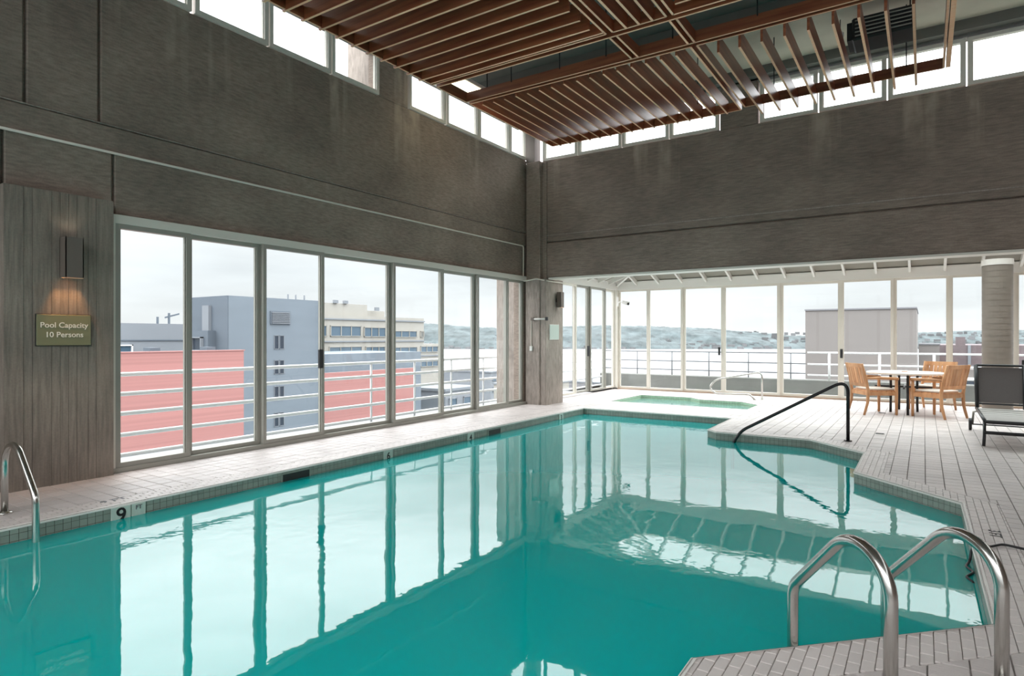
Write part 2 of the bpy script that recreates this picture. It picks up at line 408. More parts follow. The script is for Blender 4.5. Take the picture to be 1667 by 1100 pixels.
band += cells(-6.0, -2.5, 12.2, 14.7, .0525, .105, lambda c: inside(c, SPA_B) and not inside(c, SPA), edges_of(SPA_B)+edges_of(SPA), 1)
fwd = Vector((-math.sin(YAW), math.cos(YAW))); rgt = Vector((math.cos(YAW), math.sin(YAW)))
def seen(c):
    v = Vector(c); d = v.dot(fwd); u = v.dot(rgt)
    return d > .5 and abs(u)/d < .86 and 1.4/d < .58
def lay(cells_, name, stuffname, g, m):
    vis = [k for k in cells_ if seen(cen(k[0]))]
    vis.sort(key=lambda k: -area(k[0])/Vector(cen(k[0])).length**2.6)
    pick = set(id(k) for k in vis[:300])
    rest = MB()
    shared = {}
    for k in cells_:
        p = shrink(k[0], g); c = cen(p)
        z = random.uniform(-.0008, .0008)
        if id(k) in pick:
            key = tuple((round(q[0]-c[0], 4), round(q[1]-c[1], 4)) for q in p)
            if k[1] and key in shared: o = bpy.data.objects.new(name, shared[key]); C.objects.link(o)
            else:
                mb = MB(); b_ = [(q[0]-c[0], q[1]-c[1]) for q in p]; n_ = len(b_); ins = [(q[0]*(1-.0035/max(.01, math.hypot(*q))), q[1]*(1-.0035/max(.01, math.hypot(*q)))) for q in b_]
                mb.v = [(q[0], q[1], -.009) for q in b_]+[(q[0], q[1], -.0025) for q in b_]+[(q[0], q[1], 0) for q in ins]
                mb.f = [tuple(range(2*n_, 3*n_))]+[(i, (i+1) % n_, n_+(i+1) % n_, n_+i) for i in range(n_)]+[(n_+i, n_+(i+1) % n_, 2*n_+(i+1) % n_, 2*n_+i) for i in range(n_)]
                mb.mi = [0]*len(mb.f)
                o = mb.build(name, m)
                if k[1]: shared[key] = o.data
            o.location = (c[0], c[1], z); o.parent = floor
        else:
            k0 = len(rest.v); n_ = len(p)
            rest.v += [(q[0], q[1], -.009) for q in p]+[(q[0], q[1], z) for q in p]
            rest.f.append(tuple(k0+n_+i for i in range(n_))); rest.mi.append(0)
            for i in range(n_):
                j = (i+1) % n_; rest.f.append((k0+i, k0+j, k0+n_+j, k0+n_+i)); rest.mi.append(0)
    o = rest.build(stuffname, m, floor); o['kind'] = 'stuff'
lay(field, 'tile', 'tile_field', .0035, M['tile'])
lay(band, 'coping_tile', 'coping_tile_field', .002, M['band'])

# deck drains
for i, (x, y, lab) in enumerate([(-.53,10.45,'small round floor drain cover in the deck beyond the black handrail'), (-.64,13.34,'small round floor drain cover beside the front leg of a teak chair')]):
    t = empty('floor_drain', (x, y, 0)); tag(t, lab, 'drain')
    MB().tube([(0,0,-.004),(0,0,.004)], .065, 20).build('drain_rim', M['alum'], t)
    g = MB()
    for k in range(-3, 4): g.box(-.05, k*.014-.003, .004, .05, k*.014+.003, .006)
    g.build('drain_grate', M['black'], t)

# ------------------------------------------------------------------ pool
pool = empty('swimming_pool', (-3, 5, -.1)); tag(pool, 'large turquoise indoor swimming pool with stepped right side and tiled waterline', 'pool')
PL = (-3, 5, -.1)
def loc_(o, par, pl=PL):
    o.parent = par; o.location = (o.location[0]-pl[0], o.location[1]-pl[1], o.location[2]-pl[2]); return o
WZ = -.118
mb = MB(); k = len(POOL)
mb.v = [(p[0], p[1], -.008) for p in POOL]+[(p[0], p[1], -1.5) for p in POOL]
mb.f = [tuple(k+i for i in range(k))]+[(i, (i+1) % k, k+(i+1) % k, k+i) for i in range(k)]; mb.mi = [0]*len(mb.f)
basin = mb.build('basin', M['plaster'])
for p in basin.data.polygons: p.flip() if hasattr(p, 'flip') else None
loc_(basin, pool)
w_ = MB(); w_.v = [(p[0], p[1], WZ) for p in POOL]; w_.f = [tuple(range(k))]; w_.mi = [0]
loc_(w_.build('water', M['water']), pool)
def wall_tiles(poly, par, pl, tw=.057, rows=((-.002,-.054),(-.056,-.108),(-.110,-.162)), single=300, gm='wgrout', tm='wtile'):
    items = []; back = MB()
    n_ = len(poly)
    for i in range(n_):
        a, b = Vector(poly[i]), Vector(poly[(i+1) % n_]); L_ = (b-a).length; d = (b-a)/L_; nn = Vector((-d.y, d.x))  # inward
        m = max(1, round(L_/tw)); s = L_/m
        q0 = a+nn*.001; q1 = b+nn*.001
        back.quad((q0.x,q0.y,0),(q1.x,q1.y,0),(q1.x,q1.y,-.17),(q0.x,q0.y,-.17))
        for j in range(m):
            c = a+d*(s*(j+.5))
            for z1, z0 in rows: items.append((c, d, nn, s, z0, z1))
    loc_(back.build('waterline_grout', M[gm]), par, pl)
    def face(t): return (Vector((0,0))-t[0]).dot(t[2]) > 0 and seen(t[0]) and t[4] > -.12
    vis = sorted([t for t in items if face(t)], key=lambda t: t[0].length)
    pick = set(id(t) for t in vis[:single]); rest = MB()
    for t in items:
        c, d, nn, s, z0, z1 = t
        tgt = MB() if id(t) in pick else rest
        u = d*(s/2-.0022); cc = c+nn*.003
        tgt.obox((cc.x, cc.y, (z0+z1)/2), (u.x, u.y, 0), (nn.x*.003, nn.y*.003, 0), (0, 0, (z1-z0)/2-.001))
        if tgt is not rest: loc_(tgt.build('waterline_tile', M[tm]), par, pl)
    o = loc_(rest.build('waterline_tile_rest', M[tm]), par, pl); o['kind'] = 'stuff'
wall_tiles(POOL, pool, PL)
# bullnose lip along the deck edge, its highlight line painted in white
mb = MB(); PI_ = offset(POOL, -.012); PO_ = offset(POOL, .016)
for i in range(k):
    j = (i+1) % k
    a, b, c, d = PI_[i], PI_[j], PO_[j], PO_[i]
    kk = len(mb.v); mb.v += [(a[0],a[1],-.006),(b[0],b[1],-.006),(c[0],c[1],.004),(d[0],d[1],.004),(a[0],a[1],-.018),(b[0],b[1],-.018)]
    mb.f += [(kk,kk+1,kk+2,kk+3),(kk,kk+4,kk+5,kk+1)]; mb.mi += [0,0]
o = loc_(mb.build('edge_lip', M['white']), pool); o['label'] = 'rounded lip along the pool edge with its highlight painted white'
# dark skimmer openings
for y, w in ((4.29,.36),(7.98,.34)):
    s_ = MB(); s_.box(-5.612, y-w/2, -.135, -5.598, y+w/2, -.04); o = loc_(s_.build('skimmer_opening', M['black_plastic']), pool)
    f_ = MB()
    for a in (-1, 1): f_.box(-5.60, y+a*w/2-.008, -.14, -5.592, y+a*w/2+.008, -.035)
    f_.box(-5.60, y-w/2, -.042, -5.592, y+w/2, -.034)
    f_.build('skimmer_frame', M['wtile'], o)
# depth marker tiles
for y, ch, s_ in ((2.545,'9',.14),(5.66,'6',.10),(7.36,'4',.10),(10.12,'3',.10)):
    t_ = MB(); t_.box(-5.604, y-.075, -.165, -5.592, y+.075, -.018); o = loc_(t_.build('depth_marker_tile', M['glass_plate']), pool)
    o['label'] = 'white depth marker tile with a black figure'
    x_ = text('depth_figure', ch, s_*1.2, M['ink'], None, (-5.590, y, -.09), (R(90), 0, R(90)))
    x_.parent = o; x_.location = (x_.location[0], x_.location[1], x_.location[2])
y = 2.685
o = loc_(MB().box(-5.604, y-.055, -.12, -5.592, y+.055, -.018).build('depth_marker_tile', M['glass_plate']), pool)
x_ = text('depth_figure', 'FT', .05, M['rail_grey'], o, (-5.590, y, -.05), (R(90), 0, R(90)))
# numerals let into the deck
for (x, y, rz, ch, s_, lab, mm) in ((-5.80,2.58,R(90),'9 FT',.11,'faded grey depth figures on the deck by the nearest waterline marker','rail_grey'), (.42,5.60,R(-90),'3 FT',.10,'black depth figures on the deck near the steel ladder','ink')):
    t_ = text('deck_depth_marking', ch, s_, M[mm], None, (x, y, .0012), (0, 0, rz), .0008); tag(t_, lab, 'marking')

# spa
spa = empty('hot_tub', (-4.2, 13.3, 0)); tag(spa, 'small pale green hot tub set flush in the deck by the glass wall', 'hot tub')
SP = (-4.2, 13.3, 0); k = len(SPA)
mb = MB(); mb.v = [(p[0], p[1], -.008) for p in SPA]+[(p[0], p[1], -1.0) for p in SPA]
mb.f = [tuple(k+i for i in range(k))]+[(i, (i+1) % k, k+(i+1) % k, k+i) for i in range(k)]; mb.mi = [0]*len(mb.f)
loc_(mb.build('basin', M['spa_plaster']), spa, SP)
w_ = MB(); w_.v = [(p[0], p[1], -.085) for p in SPA]; w_.f = [tuple(range(k))]; w_.mi = [0]
loc_(w_.build('water', M['spa_water']), spa, SP)
wall_tiles(SPA, spa, SP, .057, ((-.004,-.050),(-.054,-.10),(-.104,-.15)), 60, tm='stile')

# ------------------------------------------------------------------ windows
WIN = [0]
def window(axis, plane, a0, a1, z0, z1, fmat, fw=.05, dp=.07, off=0, handle=None, label=None):
    """a framed glass panel in the plane axis=plane, spanning a0..a1"""
    WIN[0] += 1
    e = MB()
    def bx(u0, u1, w0, w1, d=dp, ofs=0):
        if axis == 'x': e.box(plane-d/2+off+ofs, u0, w0, plane+d/2+off+ofs, u1, w1)
        else: e.box(u0, plane-d/2+off+ofs, w0, u1, plane+d/2+off+ofs, w1)
    bx(a0, a0+fw, z0, z1); bx(a1-fw, a1, z0, z1); bx(a0+fw, a1-fw, z0, z0+fw); bx(a0+fw, a1-fw, z1-fw, z1)
    # glazing bead
    b = fw+.012
    bx(a0+fw, a0+b, z0+fw, z1-fw, dp*.45); bx(a1-b, a1-fw, z0+fw, z1-fw, dp*.45)
    o = e.build('window_%d' % WIN[0], fmat); struct(o, label)
    g = MB(); t = .004
    if axis == 'x': g.box(plane-t+off, a0+fw, z0+fw, plane+t+off, a1-fw, z1-fw)
    else: g.box(a0+fw, plane-t+off, z0+fw, a1-fw, plane+t+off, z1-fw)
    g.build('pane', M['pane'], o)
    if handle:
        hy, hz, sd = handle; h = MB()
        if axis == 'x': h.box(plane+off+sd*dp/2, hy-.035, hz-.13, plane+off+sd*(dp/2+.04), hy+.035, hz+.13)
        else: h.box(hy-.025, plane+off-dp/2-.03, hz-.10, hy+.025, plane+off-dp/2, hz+.10)
        h.build('handle', M['black'], o, bevel=.006)
    return o
# left sliding doors
LY = [3.10, 3.89, 4.82, 5.78, 7.13, 8.36, 9.335, 10.38, 11.00]
for i in range(8):
    window('x', -7.0, LY[i], LY[i+1], .05, 2.57, M['alum'], .048, .07, (-.03 if i % 2 else .03), handle=(5.70, 1.10, 1) if i == 2 else None)
struct(MB().box(-7.12, 3.05, 0, -6.92, 11.03, .05).build('trim_1', M['alum']))
struct(MB().box(-7.12, 3.05, 2.57, -6.92, 11.03, 2.66).build('trim_2', M['alum_light']))
struct(MB().box(-7.12, 3.05, .05, -6.93, 3.10, 2.57).build('trim_3', M['alum_light']))
# left clerestory
for a, b in [(.0,.95),(1.0,1.95),(2.02,2.98),(3.03,3.93),(3.97,4.93),(4.95,5.94),(5.96,6.87),(7.55,8.47),(8.50,9.44),(9.46,10.49),(10.51,11.14)]:
    window('x', -7.02, a, b, 5.12, 5.80, M['alum_light'], .055, .08)
# back clerestory
for a, b in [(-6.62,-5.82),(-5.80,-4.87),(-4.85,-3.93),(-3.91,-3.02),(-2.33,-1.44),(-1.42,-.48),(-.46,.51),(.53,1.50),(1.52,2.45),(2.47,3.4)]:
    window('y', 11.22, a, b, 5.05, 5.74, M['alum_light'], .055, .08)
# alcove left wall of glass
AL = [11.80, 13.32, 14.06, 14.97, 15.62]
for i in range(4):
    window('x', -7.0, AL[i], AL[i+1], .04, 2.66, M['alum_light' if i in (0, 3) else 'alum'], .05, .08, (-.02 if i % 2 else .02), handle=(13.98, 1.05, 1) if i == 1 else None)
# far glass wall
FXS = [-6.90, -6.05, -5.12, -4.12, -2.81, -1.54, -.54, .44, 1.50, 2.60, 3.70, 4.55]
for i in range(len(FXS)-1):
    hd = {3: (-4.20, 1.05), 5: (-1.53, 1.03), 8: (1.62, .85)}.get(i)
    window('y', 15.68, FXS[i], FXS[i+1], .03, 2.66, M['alum_light'], .045 if i not in (3,4) else .055, .08, (-.02 if i % 2 else .02), handle=(hd[0], hd[1], 1) if hd else None)
struct(MB().box(-7.05, 15.60, 2.66, 4.6, 15.78, 2.84).build('trim_4', M['white']), 'white header beam above the far glass wall')
struct(MB().box(-7.08, 11.78, 2.66, -6.90, 15.60, 2.84).build('trim_5', M['white']))
struct(MB().box(-7.06, 15.60, 0, -6.90, 15.76, 2.66).build('trim_6', M['alum_light']))
struct(MB().box(-7.05, 15.60, -.004, 4.6, 15.76, .03).build('trim_7', mat('brown_sill', (.42, .30, .22), .6)))

# ------------------------------------------------------------------ walls
def panelled(name, panels, m, backing=None):
    root = struct((backing or MB()).build(name, M['conc_back']))
    for p in panels:
        b = MB().box(*p); b.build('panel', m, root, bevel=.012)
    return root
g_ = .012
lp = [(-7.25,2.98+g_,3.57+g_,-7.0,11.16,5.11), (-7.25,2.35+g_,3.57+g_,-7.0,2.98-g_,5.11), (-7.25,-3.2,3.57+g_,-7.0,2.35-g_,5.11),
      (-7.25,-3.2,3.30,-6.99,11.16,3.57-g_*.2), (-7.25,3.11+g_,2.66,-7.0,11.16,3.30), (-7.25,2.18+g_,2.79,-7.0,3.11-g_,3.30), (-7.25,-3.2,2.79,-7.0,2.18-g_,3.30),
      (-7.25,11.03,-.2,-7.0,11.16,2.66)]
wl = panelled('wall_left', lp, M['conc'], MB().box(-7.28, -3.2, 2.68, -7.04, 11.16, 5.10))
# board-marked pier beside the doors
y = 2.14
while y < 3.03:
    w = random.choice((.07, .10, .12, .15)); y2 = min(y+w, 3.05)
    if 3.05-y2 < .05: y2 = 3.05
    MB().box(-7.25, y+.0015, -.004, -6.855+random.uniform(-.004, .004), y2-.0015, 2.775).build('board', M['board'], wl)
    y = y2
for y in [2.14-.14*i for i in range(1, 38)]:
    MB().box(-7.25, y, -.004, -6.99+random.uniform(-.003, .003), y+.137, 2.79).build('board', M['board'], wl)
# clerestory piers, heads
MB().box(-7.25, 6.89, 5.11, -7.0, 7.53, 5.95).build('pier', M['conc'], wl, bevel=.01)
MB().box(-7.25, -3.2, 5.11, -7.0, -.02, 5.95).build('pier', M['conc'], wl)
MB().box(-7.25, -3.2, 5.82, -7.0, 11.2, 5.99).build('window_head', M['ceil_dark'], wl)
# fin columns outside the glass
for y0, y1, z0, z1 in ((7.0,7.35,4.9,6.2),(11.25,11.75,-.2,2.9)):
    MB().box(-7.85, y0, z0, -7.30, y1, z1).build('outer_fin', M['pier'], wl, bevel=.02)

wb = panelled('wall_back', [(-6.5,11.15,3.35+g_,4.6,11.42,5.03), (-6.5,11.14,2.62,4.6,11.42,3.35-g_), (-6.62,11.17,4.9,-6.4,11.42,5.04)],
              M['conc_back'], MB().box(-6.5, 11.2, 2.66, 4.6, 11.4, 5.02))
MB().box(-2.99, 11.16, 5.03, -2.36, 11.42, 5.99).build('pier', M['conc_back'], wb, bevel=.01)
MB().box(3.42, 11.16, 5.03, 4.6, 11.42, 5.99).build('pier', M['conc_back'], wb)
MB().box(-6.7, 11.16, 5.77, 4.6, 11.42, 5.99).build('window_head', M['ceil_dark'], wb)
MB().box(-6.5, 11.143, 3.485, 4.6, 11.16, 3.50).build('drip_line', M['pier'], wb)
MB().box(-7.02, -3.2, 3.572, -6.988, 11.03, 3.584).build('drip_line', M['pier'], wl)
# white lower edge of the beam
struct(MB().box(-6.45, 11.12, 2.585, 4.6, 11.44, 2.62).build('trim_8', M['alum_light']))

# corner column
cc = struct(MB().box(-6.95, 11.03, -.2, -6.60, 11.45, 2.60).build('corner_column', M['pier'], bevel=.012))
MB().box(-6.60, 11.05, -.2, -6.47, 11.78, 2.60).build('column_side', M['pier'], cc, bevel=.008)
MB().box(-7.05, 11.30, -.2, -6.60, 11.78, 2.60).build('column_back', M['pier'], cc)
MB().box(-6.93, 11.03, 2.60, -6.60, 11.35, 5.03).build('column_upper', M['conc'], cc, bevel=.012)
MB().box(-6.95, 11.06, 5.03, -6.74, 11.28, 5.95).build('column_post', M['sconce'], cc)
MB().box(-7.25, 11.14, 2.6, -6.5, 11.45, 5.03).build('column_core', M['conc'], cc)

# right and rear walls (mostly outside the frame)
wr = struct(MB().box(4.6, -3.2, -.004, 4.8, 15.8, 5.05).build('wall_right', M['conc_back']))
wz = struct(MB().box(-7.25, -3.4, -.004, 4.8, -3.2, .5).build('wall_rear', M['conc_back']))
MB().box(-7.25, -3.4, 2.7, 4.8, -3.2, 2.95).build('panel', M['conc_back'], wz)
for i in range(9):  # unseen rear glazing, added to bring sky light into the room
    window('y', -3.3, -7.1+i*1.32, -7.1+(i+1)*1.32, .5, 2.7, M['alum'], .05, .08)
    window('y', -3.3, -7.1+i*1.32, -7.1+(i+1)*1.32, 2.95, 5.8, M['alum'], .05, .08)
for i in range(10):  # unseen high windows, also added for sky light
    window('x', 4.7, -3.1+i*1.42, -3.1+(i+1)*1.42, 5.05, 5.8, M['alum'], .05, .08)

# ceiling
ce = struct(MB().box(-7.3, -3.4, 5.95, 4.8, 11.45, 6.15).build('ceiling', M['ceil']))
MB().box(-7.0, 8.9, 5.72, 4.6, 9.25, 5.95).build('ceiling_beam', M['ceil_dark'], ce)
MB().box(-7.0, -3.2, 5.90, 4.6, 8.9, 5.95).build('ceiling_lining', M['ceil_dark'], ce)
MB().box(-7.0, 5.4, 5.80, 4.6, 5.8, 5.90).build('ceiling_beam', M['ceil_dark'], ce)
MB().box(-7.0, 11.02, 5.80, 4.6, 11.16, 5.95).build('cornice', M['ceil_dark'], ce)

# ------------------------------------------------------------------ alcove roof: white rafters, opaque lower lining, glass above
RZ0, PITCH = 2.86, .36
ar = struct(MB().box(-7.0, 15.55, 2.84, 4.6, 15.72, 2.87).build('alcove_roof', M['white']))
def rz(dist): return RZ0 + PITCH*dist
YF, XL, YB = 15.65, -6.98, 11.42
SL = 1.05
def roof_quads(mtl, name, d0, d1):
    # far slope (rises toward -y), clipped by the hip from (XL,YF) along (+1,-1)
    m_ = MB()
    a = (XL+d0, YF-d0, rz(d0)); b = (4.6, YF-d0, rz(d0)); c = (4.6, YF-d1, rz(d1)); d = (XL+d1, YF-d1, rz(d1))
    m_.quad(a, b, c, d); m_.v += [(p[0], p[1], p[2]+.02) for p in (a, b, c, d)]; m_.f.append((7,6,5,4)); m_.mi.append(0)
    for i in range(4): j = (i+1) % 4; m_.f.append((i, i+4, j+4, j)); m_.mi.append(0)
    m_.build(name, mtl, ar)
    m_ = MB(); a = (XL+d0, YB, rz(d0)); b = (XL+d0, YF-d0, rz(d0)); c = (XL+d1, YF-d1, rz(d1)); d = (XL+d1, YB, rz(d1))
    m_.quad(a, b, c, d); m_.v += [(p[0], p[1], p[2]+.02) for p in (a, b, c, d)]; m_.f.append((7,6,5,4)); m_.mi.append(0)
    for i in range(4): j = (i+1) % 4; m_.f.append((i, i+4, j+4, j)); m_.mi.append(0)
    m_.build(name, mtl, ar)
roof_quads(mat('beige_roof_lining', (.30, .28, .24), .7), 'roof_lining', 0, SL)
roof_quads(M['skylight'], 'roof_glass', SL+.04, YF-YB)
def rafter(p, q, w=.045, h=.11):
    p, q = Vector(p), Vector(q); d = (q-p).normalized(); s = d.cross(Vector((0,0,1))).normalized(); u = s.cross(d)
    o = MB(); o.obox(tuple((p+q)/2 - u*(h/2)), tuple((q-p)/2), tuple(s*w/2), tuple(u*h/2)); o.build('rafter', M['white'], ar)
x = -6.35
while x < 4.6:
    d1 = min(YF-YB, max(.05, 99)); d1 = min(d1, x-XL) if x-XL < YF-YB else d1
    rafter((x, YF, rz(0)), (x, YF-d1, rz(d1))); x += .61
y = 15.05
while y > YB:
    d1 = YF-y; rafter((XL, y, rz(0)), (XL+d1, y, rz(d1))); y -= .61
rafter((XL, YF, rz(0)), (XL+YF-YB, YB, rz(YF-YB)), .06, .14)
rafter((XL+SL, YF-SL, rz(SL)), (4.6, YF-SL, rz(SL)), .05, .06); rafter((XL+SL, YF-SL, rz(SL)), (XL+SL, YB, rz(SL)), .05, .06)

# round column in front of the far glass
col = empty('round_column', (1.16, 14.9, 0)); struct(col, 'round ribbed concrete column beside the far glass wall')
mb = MB(); prof = []
for i in range(25):
    z = i*.11; prof += [(z, .238), (z+.102, .238), (z+.1021, .234), (z+.1099, .234)]
mb.tube([(0,0,p[0]) for p in prof], .24, 48, taper=[p[1] for p in prof]); mb.build('shaft', M['column'], col)
MB().tube([(0,0,2.75),(0,0,2.86)], .25, 40).build('cap', M['white'], col)

# ------------------------------------------------------------------ suspended timber grille
GZ, BH = 5.0, .14
def board(parent, x0, y0, x1, y1, zb=GZ, h=BH, t=.026, name='frame_board', kind='slat'):
    if abs(x1-x0) > abs(y1-y0): a = (x0, y0-t/2, zb, x1, y0+t/2, zb+h); m_ = M['slat']
    else: a = (x0-t/2, y0, zb, x0+t/2, y1, zb+h); m_ = M['slat_y']
    c = Vector(((a[0]+a[3])/2, (a[1]+a[4])/2, a[2]))
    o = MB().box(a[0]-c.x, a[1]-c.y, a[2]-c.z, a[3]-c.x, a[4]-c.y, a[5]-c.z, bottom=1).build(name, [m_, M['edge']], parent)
    o.location = c; return o
GX0, GX1, GX2, GX3, GX4, GX5 = -5.86, -3.16, -3.07, -2.42, -2.34, .22
GY0, GY1, GY2, GY3, GY4 = 1.0, 6.81, 6.91, 7.60, 7.69
GYB = 10.26
def rods(p, pts):
    for x, y in pts: MB().tube([(x, y, GZ+.1), (x, y, 5.95)], .008, 6).build('hanger_rod', M['black'], p)
def frame(p, x0, y0, x1, y1):
    board(p, x0, y0, x1, y0); board(p, x0, y1, x1, y1); board(p, x0, y0, x0, y1); board(p, x1, y0, x1, y1)
p = empty('ceiling_grille'); tag(p, 'large slatted timber ceiling panel beside the high left windows, slats running across', 'ceiling panel', 'suspended timber ceiling panels')
frame(p, GX0, GY0, GX1, GY1)
y = 6.58
while y > GY0+.1: board(p, GX0-.05, y, GX1-.10, y, GZ-.012, .21, .03, 'slat'); y -= .247
board(p, GX0, 6.76, GX1, 6.76); rods(p, [(-5.5,6.5),(-3.5,6.5),(-5.5,3.5),(-3.5,3.5)])
p = empty('ceiling_grille'); tag(p, 'narrow timber ceiling panel of three lengthwise slats between the two big ones', 'ceiling panel', 'suspended timber ceiling panels')
frame(p, GX2, GY0, GX3, GY1)
for x in (-2.895, -2.735, -2.575): board(p, x, GY0, x, GY1, GZ-.005, .18, .03, 'slat')
rods(p, [(-2.75,6.6)])
p = empty('ceiling_grille'); tag(p, 'timber ceiling panel with crosswise slats cut off by the top of the frame', 'ceiling panel', 'suspended timber ceiling panels')
frame(p, GX4, GY0, GX5, GY1)
y = 6.58
while y > GY0+.1: board(p, GX4+.1, y, GX5, y, GZ-.012, .20, .03, 'slat'); y -= .247
rods(p, [(-2,6.5),(0,6.5)])
p = empty('ceiling_grille'); tag(p, 'open timber frame strip with no slats between the front and rear ceiling panels', 'ceiling panel', 'suspended timber ceiling panels')
board(p, GX0, GY2, GX5, GY2); board(p, GX0, GY3, GX5, GY3); board(p, GX0, GY2, GX0, GY3); board(p, GX5, GY2, GX5, GY3)
for x in (GX1, GX2, GX3, GX4): board(p, x, GY2, x, GY3)
rods(p, [(-5.0,7.55),(-4.2,7.55),(-3.5,7.55),(-2.6,7.55),(-1.6,7.55),(-.5,7.55)])
p = empty('ceiling_grille'); tag(p, 'rear timber ceiling panel of close lengthwise slats reaching into the concrete corner', 'ceiling panel', 'suspended timber ceiling panels')
frame(p, GX0, GY4, GX3, GYB)
x = -5.69
while x < GX3-.12: board(p, x, GY4+.10, x, GYB+.03, GZ-.012, .20, .026, 'slat'); x += .2035
rods(p, [(-5.4,9.9),(-3,9.9)])
p = empty('ceiling_grille'); tag(p, 'rear timber ceiling panel of wide spaced slats hanging in front of the high back windows', 'ceiling panel', 'suspended timber ceiling panels')
frame(p, GX4, GY4, GX5, GYB-.1); board(p, GX5+.05, GY4, GX5+.05, GYB-.1, t=.05)
x = -2.09
while x < GX5-.1: board(p, x, GY4+.03, x, GYB-.02, GZ-.135, .21, .028, 'slat'); x += .25
rods(p, [(-.2,10.1),(-1.9,10.1)])

# lamp and heater above the grille
t = empty('fluorescent_light', (-6.08, 8.05, 5.40)); tag(t, 'lit fluorescent light fitting above the timber slats near the corner', 'light')
MB().box(-.14, -.62, 0, .14, .62, .06).build('housing', M['white'], t, bevel=.01)
MB().box(-.11, -.60, -.03, .11, .60, .0).build('diffuser', M['tube'], t, bevel=.008)
MB().tube([(0,.4,.06),(0,.4,.55)], .008, 6).build('hanger', M['black'], t); MB().tube([(0,-.4,.06),(0,-.4,.55)], .008, 6).build('hanger', M['black'], t)
t = empty('ceiling_heater', (-.45, 9.75, 5.38)); tag(t, 'black louvred heater unit hanging from the ceiling above the slats', 'heater')
MB().box(-.36, -.24, 0, .36, .24, .30).build('housing', M['black_plastic'], t, bevel=.02)
for i in range(5): MB().obox((0, -.25, .05+i*.05), (.32, 0, 0), (0, .012, .008), (0, .002, -.006)).build('louvre', M['alum'], t)
MB().box(-.42, -.2, .02, -.36, .2, .26).build('end_flange', M['black_plastic'], t)
for a in (-.3, .3): MB().tube([(a, 0, .30), (a, 0, .57)], .01, 6).build('hanger', M['black'], t)
t = empty('ceiling_sensor', (-.95, 9.55, 5.45)); tag(t, 'small white detector dangling above the timber slats', 'detector')
MB().tube([(0,0,0),(0,0,.03),(0,0,.08),(0,0,.10)], .04, 16, taper=[.02,.045,.045,.02]).build('body', M['plastic'], t, smooth=True)
MB().tube([(0,0,.1),(0,0,.27)], .006, 6).build('cable', M['black'], t)

# ------------------------------------------------------------------ conduit, sconces, signs
path = arc_path([(-6.97,1.0,3.295),(-6.97,10.98,3.295),(-6.97,10.98,2.56),(-6.65,10.98,2.60),(-6.44,11.10,2.55),(-6.44,12.2,2.55)], .04, 4)
o = MB().tube(path, .014, 8).build('wall_conduit', M['pipe'], smooth=True); tag(o, 'long thin cream conduit pipe running along the left concrete wall', 'pipe')

def sconce(loc, rzv, lab, w=.15, h=.38, d=.13, light=0):
    t = empty('wall_sconce', loc, rzv); tag(t, lab, 'wall lamp')
    b = MB(); tk = .008
    b.box(-w/2, -d-.04, 0, -w/2+tk, -.04, h); b.box(w/2-tk, -d-.04, 0, w/2, -.04, h); b.box(-w/2, -d-.04, 0, w/2, -d-.04+tk, h); b.box(-w/2, -.04-tk, 0, w/2, -.04, h)
    b.build('lamp_housing', M['sconce'], t)
    MB().box(-.03, -.04, h*.35, .03, 0, h*.6).build('bracket', M['black'], t)
    MB().box(-w/2+tk, -d-.03, .25, w/2-tk, -.05, .26).build('lamp_lens', M['warm'], t)
    MB().box(-w/2+.002, -d-.045, -.006, w/2-.002, -d+.0, .0).build('lower_rim', M['edge'], t)
    if light:
        for zz, rot, e_ in ((.17, 0, light*1.8), (h-.02, R(180), light*.05)):
            ld = bpy.data.lights.new('sconce_bulb', 'SPOT'); ld.energy = e_; ld.color = (1, .50, .20) if rot == 0 else (1, .9, .7); ld.spot_size = R(95); ld.spot_blend = .35; ld.shadow_soft_size = .03
            lo = bpy.data.objects.new('sconce_bulb', ld); C.objects.link(lo); lo.parent = t; lo.location = (0, -d*.5-.04, zz); lo.rotation_euler = (rot, 0, 0)
    return t
sconce((-6.855, 2.635, 1.96), R(90), 'box shaped bronze wall lamp glowing above the green capacity sign', light=16)
sconce((-6.468, 11.50, 2.02), R(90), 'dark wall lamp on the side of the concrete corner column', .13, .32, .10)

t = empty('capacity_sign', (-6.845, 2.605, 1.465)); tag(t, 'olive green wall sign reading Pool Capacity 10 Persons below a lamp', 'sign')
MB().box(0, -.225, -.145, .02, .225, .145).build('sign_board', M['sign'], t, bevel=.003)
MB().box(-.0, -.23, -.15, .012, .23, .15).build('sign_back', M['black'], t)
text('sign_lettering', 'Pool Capacity', .071, M['letter'], t, (.0215, 0, .045), (R(90), 0, R(90)), .0008)
text('sign_lettering', '10 Persons', .071, M['letter'], t, (.0215, 0, -.045), (R(90), 0, R(90)), .0008)

